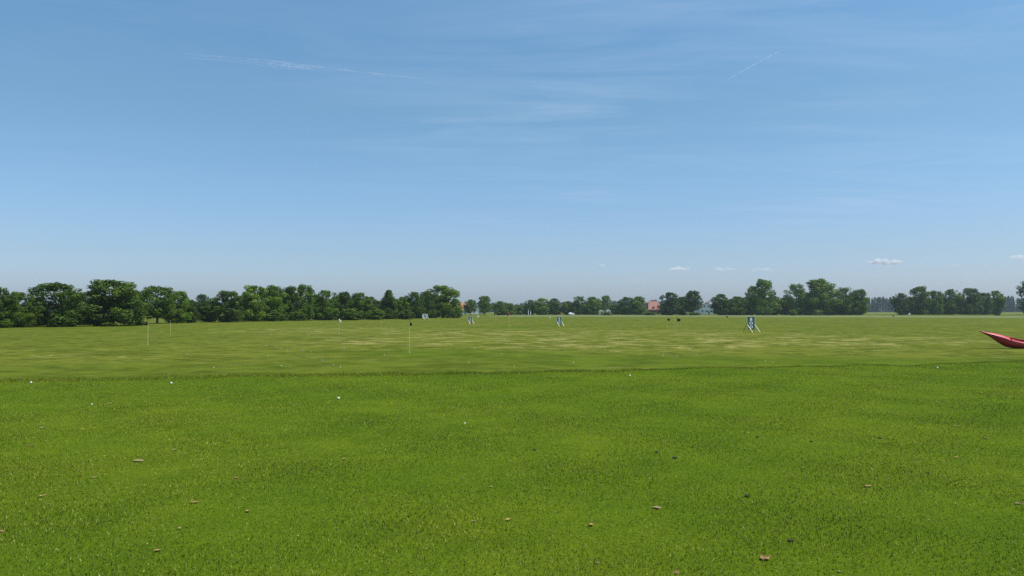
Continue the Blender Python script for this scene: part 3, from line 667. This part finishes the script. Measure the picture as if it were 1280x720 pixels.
# ------------------------------------------------------------------ red boat
def boat():
    RED = mat('glossy_red_plastic', (.55, .035, .052), .50, .10, 3, 0, .25); RIN = mat('dull_red_inside', (.20, .012, .02), .6, .1); RIM = mat('dark_red_rim', (.38, .02, .03), .3, .1)
    GREY = mat('scuffed_grey_keel', (.30, .29, .29), .6, .3, 6)
    D = depth(436.5); u = D / F; x0 = px(1224, D); z0 = zz(x0 + 2.5, D)
    # stations: px from the tip, sheer height, keel height (px above ground line 436.5), half beam (px)
    st = [(0, 22.3, 21.6, .15), (4, 21.0, 19.4, 1.0), (9, 19.7, 16.6, 2.1), (15, 18.4, 13.2, 3.4), (21, 17.0, 9.2, 4.6), (27, 15.2, 5.2, 5.6), (33, 13.0, 2.6, 6.3), (40, 11.0, 1.2, 6.8), (48, 9.3, .6, 7.0), (56, 8.2, .4, 7.0),
          (66, 7.8, .4, 6.9), (76, 8.2, .6, 6.3), (86, 9.6, 1.4, 5.2), (95, 11.8, 3.8, 3.6), (103, 14.6, 8.5, 1.8), (108, 17.0, 15.5, .2)]
    xs = np.linspace(0, 108, 60); A = np.array(st)
    sh, ke, hb = (np.interp(xs, A[:, 0], A[:, k]) for k in (1, 2, 3))
    ker = np.array([.25, .5, .25])
    for arr in (sh, ke, hb):
        for _ in range(3): arr[1:-1] = np.convolve(arr, ker, 'valid')
    e = empty('red_boat', (x0, D, z0), 'glossy red boat with an upturned pointed bow lying on the grass at the right edge', 'boat')
    roll = R(20)
    def P(i, fy, fz):
        y = fy * hb[i] * u; zc_ = (ke[i] + fz * (sh[i] - ke[i])) * u; ax = (ke[i] + .3 * (sh[i] - ke[i])) * u
        dz = zc_ - ax; return (xs[i] * u, y * math.cos(roll) - dz * math.sin(roll) * -1 * -1, ax + dz * math.cos(roll) + y * math.sin(roll))
    prof = [(-1, 1), (-.98, .62), (-.82, .28), (-.5, .07), (0, 0), (.5, .07), (.82, .28), (.98, .62), (1, 1)]
    def skin(prof, i0, i1, name, m_, th, parent=e):
        n = len(prof); vs = [P(i, *q) for i in range(i0, i1) for q in prof]; c = i1 - i0
        fs = [(a * n + b, a * n + b + 1, (a + 1) * n + b + 1, (a + 1) * n + b) for a in range(c - 1) for b in range(n - 1)]
        o = MB().add(vs, fs).build(name, m_, parent, True); s = o.modifiers.new('t', 'SOLIDIFY'); s.thickness = th; s.offset = 0; return o
    hull = skin(prof, 0, 60, 'hull', mat('maroon_hull_plastic', (.33, .014, .030), .4, .12, 3, 0, .2), .02)
    skin([(-.28, -.015), (-.14, -.05), (.14, -.05), (.28, -.015)], 9, 52, 'keel_strip', GREY, .02, hull)
    deck = [(-1, 1.0), (-.7, 1.07), (-.3, 1.12), (0, 1.14), (.3, 1.12), (.7, 1.07), (1, 1.0)]
    skin(deck, 0, 20, 'fore_deck', RED, .02); skin(deck, 42, 60, 'aft_deck', RED, .02)
    for s_ in (-1, 1): skin([(s_ * 1.0, 1.0), (s_ * .8, 1.12), (s_ * .62, 1.1)], 19, 43, 'side_deck', RED, .02)
    rim = [P(i, -.62, 1.16) for i in range(19, 43)] + [P(i, .62, 1.16) for i in range(42, 18, -1)]
    MB().tube(rim + [rim[0]], .028, 8).build('coaming', RIM, e, True)
    MB().add([P(i, f, z_) for i in (26, 27, 28, 33, 35, 36) for f, z_ in ((-.55, .35), (0, .28), (.55, .35))], [(a * 3 + b, a * 3 + b + 1, a * 3 + b + 4, a * 3 + b + 3) for a in range(5) for b in range(2)]).build('seat', RIN, e)
    MB().tube([P(i, -1.03, 1.0) for i in range(0, 60)], .016, 6).build('rub_rail', RIM, hull)
    MB().tube([P(3, 0, 1.35), tuple(np.array(P(4, 0, 1.4)) + (0, 0, .06)), P(6, 0, 1.35)], .014, 6).build('carry_handle', DK, e)
boat()

# ------------------------------------------------------------------ golf balls
BALL = mat('white_ball', (.72, .72, .70), .35, .02)
def ball_mesh():
    import bmesh
    bm = bmesh.new(); bmesh.ops.create_icosphere(bm, subdivisions=4, radius=.0214)
    for v in bm.verts:
        n = v.co.normalized(); v.co *= 1 - .006 * (max(0, math.sin(n.x * 30) * math.sin(n.y * 30) * math.cos(n.z * 30)))
    me = bpy.data.meshes.new('golf_ball'); bm.to_mesh(me); bm.free(); me.materials.append(BALL)
    me.polygons.foreach_set('use_smooth', [True] * len(me.polygons)); return me
BM_ = ball_mesh()
def ball(loc, label, group): 
    o = bpy.data.objects.new('golf_ball', BM_); o.location = loc; link(o); props(o, label, 'golf ball', group)
for p, y, lb in ((40.5, 479.5, 'white golf ball just below the terrace lip, nearest to the left edge'), (215.5, 480.5, 'white golf ball just below the terrace lip, under the bare pole at the left'),
                 (424, 500.5, 'white golf ball nearest to the camera, straight below the white flag'), (787, 469.5, 'white golf ball on the terrace edge right of the middle'),
                 (1170.5, 460.5, 'white golf ball on the terrace edge left of the red boat'), (581.5, 528.5, 'white golf ball half sunk in the mown grass below the middle of the photo'), (117, 503.5, 'white golf ball half hidden in the grass at the left')):
    x, y_, z = on_tee(p, y); ball((x, y_, z + (-.013 if p in (581.5, 117) else .030)), lb, 'golf balls on the terrace')
for k in range(60):
    p = random.choice([random.gauss(600, 90), random.gauss(800, 80), random.uniform(60, 1240), random.gauss(360, 40)]); y = random.choice([random.uniform(424, 460), random.gauss(438, 6), random.uniform(410, 440)])
    y = min(max(y, 408), np.interp(p, RX, RY) - 5)
    x, y_, z = on_low(p, y); ball((x, y_, z + .012), 'tiny white golf ball lying out on the lower range', 'stray golf balls on the lower range')

# ------------------------------------------------------------------ turf clods and dead leaves on the near grass
SOIL = mat('dry_soil', (.25, .155, .055), .95, .5, 45); SOILD = mat('dark_soil', (.035, .03, .018), .95, .4, 45); STRAWM = mat('dead_turf', (.24, .20, .08), .95, .35, 40)
def clod_mesh(seed, m_):
    rnd = np.random.default_rng(seed); V_, F_ = [], []; o = 0
    for k in range(7):                                   # overlapping crumbs of earth, 1 unit = overall half width
        c = np.array([rnd.normal(0, .27), rnd.normal(0, .22), .05]); s = rnd.uniform(.18, .42)
        nu, nv = 9, 6
        for a_ in range(nv):
            for b_ in range(nu):
                th = math.pi * a_ / (nv - 1); ph = 2 * math.pi * b_ / nu; q = s * (1 + .35 * rnd.normal(0, .5))
                V_.append(c + q * np.array([math.sin(th) * math.cos(ph), math.sin(th) * math.sin(ph), .42 * math.cos(th)]))
        for a_ in range(nv - 1):
            for b_ in range(nu): F_.append((o + a_ * nu + b_, o + a_ * nu + (b_ + 1) % nu, o + (a_ + 1) * nu + (b_ + 1) % nu, o + (a_ + 1) * nu + b_))
        o += nu * nv
    for k in range(26):                                  # torn blades sticking out
        ph = rnd.uniform(0, 6.28); b0 = np.array([rnd.normal(0, .25), rnd.normal(0, .2), .06]); t = b0 + np.array([math.cos(ph) * .4, math.sin(ph) * .4, rnd.uniform(.05, .4)]); w = .03
        V_ += [b0 + (w, 0, 0), b0 - (w, 0, 0), t, t + (0, 0, .01)]; F_.append((o, o + 1, o + 2, o + 3)); o += 4
    return np_mesh('turf_clod', np.array(V_), np.array(F_), m_)
CL = {'brown': [clod_mesh(1, SOIL), clod_mesh(2, SOIL), clod_mesh(3, SOIL)], 'dark': [clod_mesh(4, SOILD), clod_mesh(5, SOILD)], 'straw': [clod_mesh(6, STRAWM), clod_mesh(7, STRAWM)]}
def leaf_mesh(seed):
    rnd = np.random.default_rng(seed); n, m_ = 12, 6; b = MB(); vs = []; fs = []
    cu, tw = rnd.uniform(.5, .9), rnd.uniform(-.5, .5)
    for i in range(n + 1):
        u = i / n * 2 - 1; w = .42 * (1 - abs(u) ** 2.2) * (1 + .25 * math.sin(u * 9 + seed)) + .02
        for j_ in range(m_ + 1):
            v = j_ / m_ * 2 - 1
            vs.append((u, v * w + .15 * math.sin(u * 3 + seed), .10 + cu * .55 * u * u * (1 if u > 0 else .6) + .5 * w * v * v + tw * .2 * u * v + rnd.uniform(-.02, .02)))
    for i in range(n):
        for j_ in range(m_):
            k = i * (m_ + 1) + j_; fs.append((k, k + m_ + 1, k + m_ + 2, k + 1))
    b.add(vs, fs); me = bpy.data.meshes.new('dead_leaf'); me.from_pydata(b.v, [], b.f); me.materials.append(LEAFM); me.update(); return me
LEAFM = mat('dead_leaf_brown', (.27, .175, .05), .8, .35, 4)
CL['leaf'] = [leaf_mesh(1), leaf_mesh(2), leaf_mesh(3), leaf_mesh(4)]
CLODS = [(955, 695, 12.5, 'brown', 'largest brown turf clod, near the bottom edge right of the middle'),
 (986, 673, 5, 'dark', 'dark hole like clod just above and right of the largest brown clod'),
 (932, 620, 6, 'dark', 'dark clod in the grass below the nearest distance board'),
 (246, 631, 5.5, 'leaf', 'light brown dead leaf, left one of the pair at the lower left'),
 (312, 641, 5, 'leaf', 'pale upright dead leaf, right one of the pair at the lower left'),
 (201, 689, 5, 'leaf', 'reddish brown dead leaf near the bottom edge at the left'),
 (635, 647, 5.5, 'leaf', 'pale brown dead leaf at the lower middle'),
 (592, 648, 4, 'straw', 'flat straw scrap left of the pale brown leaf at the lower middle'),
 (738, 654, 5.5, 'leaf', 'curled brown dead leaf right of the lower middle'),
 (745, 701, 3.5, 'straw', 'thin straw scrap near the bottom edge right of the middle'),
 (843, 714, 6, 'brown', 'brown clod cut close to the bottom edge, left of the largest clod'),
 (820, 631, 8, 'straw', 'long dead turf scrap right of the lower middle'),
 (1081, 609, 6, 'leaf', 'brown dead leaf at the lower right, left of the pale scrap at the right edge'),
 (1045, 711, 3.5, 'straw', 'tiny straw scrap near the bottom edge at the right'),
 (1175, 565, 3.5, 'straw', 'small pale scrap above the small brown leaf at the right'),
 (1192, 572, 4, 'leaf', 'small brown dead leaf below the pale scrap at the right'),
 (1270, 630, 7, 'straw', 'pale turf scrap touching the right edge'),
 (1156, 592, 3, 'dark', 'small dark clod below the small brown leaf at the right'),
 (431, 573, 4, 'leaf', 'small orange brown dead leaf straight below the white flag'),
 (297, 599, 4.5, 'brown', 'dull brown clod above the pair at the lower left'),
 (56, 620, 5, 'leaf', 'brown dead leaf near the left edge'),
 (176, 576, 9, 'straw', 'wide patch of dead turf at the left'),
 (122, 596, 5, 'straw', 'straw scrap between the wide dead patch and the left edge'),
 (220, 562, 4, 'straw', 'small straw scrap above the wide dead patch'),
 (512, 625, 2.5, 'leaf', 'tiny brown dead leaf straight below the nearest black flag'),
 (614, 607, 4, 'straw', 'straw scrap above the pale brown leaf at the lower middle'),
 (579, 598, 2.5, 'straw', 'tiny straw scrap below the half sunk golf ball'),
 (842, 573, 4, 'dark', 'dark brown clod below the black and yellow flags'),
 (820, 566, 4, 'dark', 'faint dark clod up left of the dark brown clod below the flags'),
 (1098, 546, 3.5, 'dark', 'dark clod in the upper right of the terrace'),
 (945, 545, 3, 'dark', 'small dark clod straight below the nearest distance board'),
 (1012, 551, 2.5, 'dark', 'tiny dark clod between the two dark clods of the upper right'),
 (1192, 534, 4.5, 'straw', 'pale straw scrap below the red boat'),
 (1230, 549, 4, 'straw', 'faint straw scrap right of the pale one below the red boat'),
 (141, 504, 4.5, 'leaf', 'orange brown dead leaf high on the terrace at the left'),
 (55, 536, 5, 'straw', 'tan turf scrap at the left edge, halfway up the terrace'),
 (42, 558, 4, 'brown', 'brown clod below the tan turf scrap at the left edge'),
 (228, 662, 4, 'straw', 'faint straw scrap below the pair at the lower left'),
 (6, 664, 4, 'brown', 'brown clod at the left edge near the bottom'),
 (668, 562, 3, 'dark', 'small dark clod just below the middle of the terrace')]
for k, (p, y, hwp, c, lb) in enumerate(CLODS):
    x, y_, z = on_tee(p, y); me = CL[c][k % len(CL[c])]
    lf = c == 'leaf'; o = bpy.data.objects.new('dead_leaf' if lf else 'turf_clod', me); s = hwp / F * y_; o.location = (x, y_, z + .004 + .1 * s); o.scale = (s, s * 1.1, max(s * .9, .045)); o.rotation_euler.z = k * 1.3
    o.scale.z = s * .7 if lf else (o.scale.z * .7 if c == 'straw' else o.scale.z); link(o); props(o, lb, 'leaf' if lf else 'turf clod', 'dead leaves on the terrace' if lf else 'turf clods on the terrace')

# ------------------------------------------------------------------ clouds and contrails, far beyond the haze
def vol_mat(name, dens, col=(1, 1, 1), g=0.0):
    m = bpy.data.materials.new(name); m.use_nodes = True; t = m.node_tree; t.nodes.clear()
    v = t.nodes.new('ShaderNodeVolumePrincipled'); o = t.nodes.new('ShaderNodeOutputMaterial')
    v.inputs['Color'].default_value = col + (1,); v.inputs['Density'].default_value = dens; v.inputs['Anisotropy'].default_value = g
    t.links.new(v.outputs[0], o.inputs['Volume']); return m
def skydir(p, y):
    cp, sp = math.cos(PITCH), math.sin(PITCH); yc = (CY - y) / F; return np.array([(p - CX) / F, cp - sp * yc, sp + cp * yc])
def cloud(p, y, hw, hh, label, dens, seed):
    import bmesh
    D = 24000; c = skydir(p, y) * D; u = D / F; rnd = random.Random(seed); bm = bmesh.new()
    n = 12
    for k in range(n):
        t = rnd.uniform(-1, 1); rr = hh * u * rnd.uniform(.45, .9) * (1 - .45 * abs(t))
        mt = bmesh.ops.create_icosphere(bm, subdivisions=3, radius=rr)['verts']
        dx = t * (hw - .4 * hh) * u; dy = rnd.uniform(-.4, .4) * hw * u; dz = (rnd.uniform(-.2, .45) * (1 - abs(t))) * hh * u
        for v in mt:
            q = v.co.normalized(); v.co *= 1 + .22 * math.sin(q.x * 6 + k) * math.sin(q.y * 5) + .14 * math.sin(q.z * 11 + k)
            v.co.z *= .7; v.co.x += dx; v.co.y += dy; v.co.z += dz
    me = bpy.data.meshes.new('cloud'); bm.to_mesh(me); bm.free(); me.materials.append(vol_mat('cloud_vapour', dens))
    o = bpy.data.objects.new('cloud', me); o.location = c; link(o)
    rm = o.modifiers.new('remesh', 'REMESH'); rm.mode = 'VOXEL'; rm.voxel_size = hh * u * .14
    props(o, label, 'cloud', 'small clouds low over the horizon')
cloud(848, 336.5, 13, 5.5, 'small white cloud, leftmost of the row low over the horizon', .0060, 1)
cloud(901, 336.5, 17, 4.5, 'faint flat cloud, second of the row low over the horizon', .0032, 2)
cloud(952, 338, 20, 5, 'faint cloud right above the tall bright tree', .0024, 3)
cloud(1107, 327.5, 23, 8, 'largest and whitest small cloud, at the right above the distant forest', .0062, 4)
cloud(1276, 323, 15, 7, 'pale cloud touching the right edge', .0032, 5)
cloud(753, 332, 4, 3, 'tiniest wisp of cloud just right of the middle', .0045, 6)
cloud(1192, 332, 11, 4.5, 'very faint cloud between the largest one and the right edge', .0006, 7)
cloud(799, 350, 14, 4, 'dim thin cloud just above the sunlit round tree', .0005, 8)
def contrail(pts, label, dens, seed, strands=1, spread=0):
    b = MB(); rnd = random.Random(seed); D = 26000; u = D / F
    for s_ in range(strands):
        P_ = []; Rr = []; n = 70; off = (rnd.uniform(-1, 1) * spread, rnd.uniform(-1, 1) * spread)
        t0, t1 = (0, 1) if s_ == 0 else sorted((rnd.uniform(0, .5), rnd.uniform(.3, .72)))
        if t1 - t0 < .2: t1 = t0 + .2
        for k in range(n + 1):
            t = t0 + (t1 - t0) * k / n; xs_ = [q[0] for q in pts]; f = t * (len(pts) - 1); i_ = min(int(f), len(pts) - 2); f -= i_
            p = pts[i_][0] * (1 - f) + pts[i_ + 1][0] * f; y = pts[i_][1] * (1 - f) + pts[i_ + 1][1] * f; r_ = pts[i_][2] * (1 - f) + pts[i_ + 1][2] * f
            edge = min(1, k / 14, (n - k) / 14)
            sw = math.sin(t * 9 + s_ * 2) * spread * .35
            P_.append(skydir(p + off[0] * 6, y + off[1] + sw) * D + np.array([0, s_ * 150, 0])); Rr.append(max(.04, r_ * edge * (1 + .35 * math.sin(k * .9 + s_) + rnd.uniform(-.2, .2))) * u)
        b.tube(P_, Rr, 10)
    o = b.build('contrail', vol_mat('ice_vapour', dens), None, True); props(o, label, 'contrail', 'old contrails in the upper sky')
contrail([(195, 58, .4), (240, 66, .6), (290, 70, .5), (340, 75, .8), (390, 82, 1.0), (440, 88, 1.0), (490, 93, 1.0), (545, 98, .9), (610, 103, .4)], 'long ragged contrail slanting down across the upper left sky', .0026, 3, 6, 2.2)
contrail([(900, 105, .7), (940, 82, .8), (988, 57, .7)], 'short straight thin contrail in the upper right sky', .0060, 4)

# ------------------------------------------------------------------ haze
hz = MB().box((0, 0, 0), (6200, 6200, 1)); 
hz.v = [(x, y, 36.0 if z > 0 else -3.0) for x, y, z in hz.v]
h = hz.build('haze', vol_mat('haze_air', 0.00010, (.74, .88, 1.0), 0.2)); props(h, 'thin summer haze over the whole range', 'haze', kind='stuff')
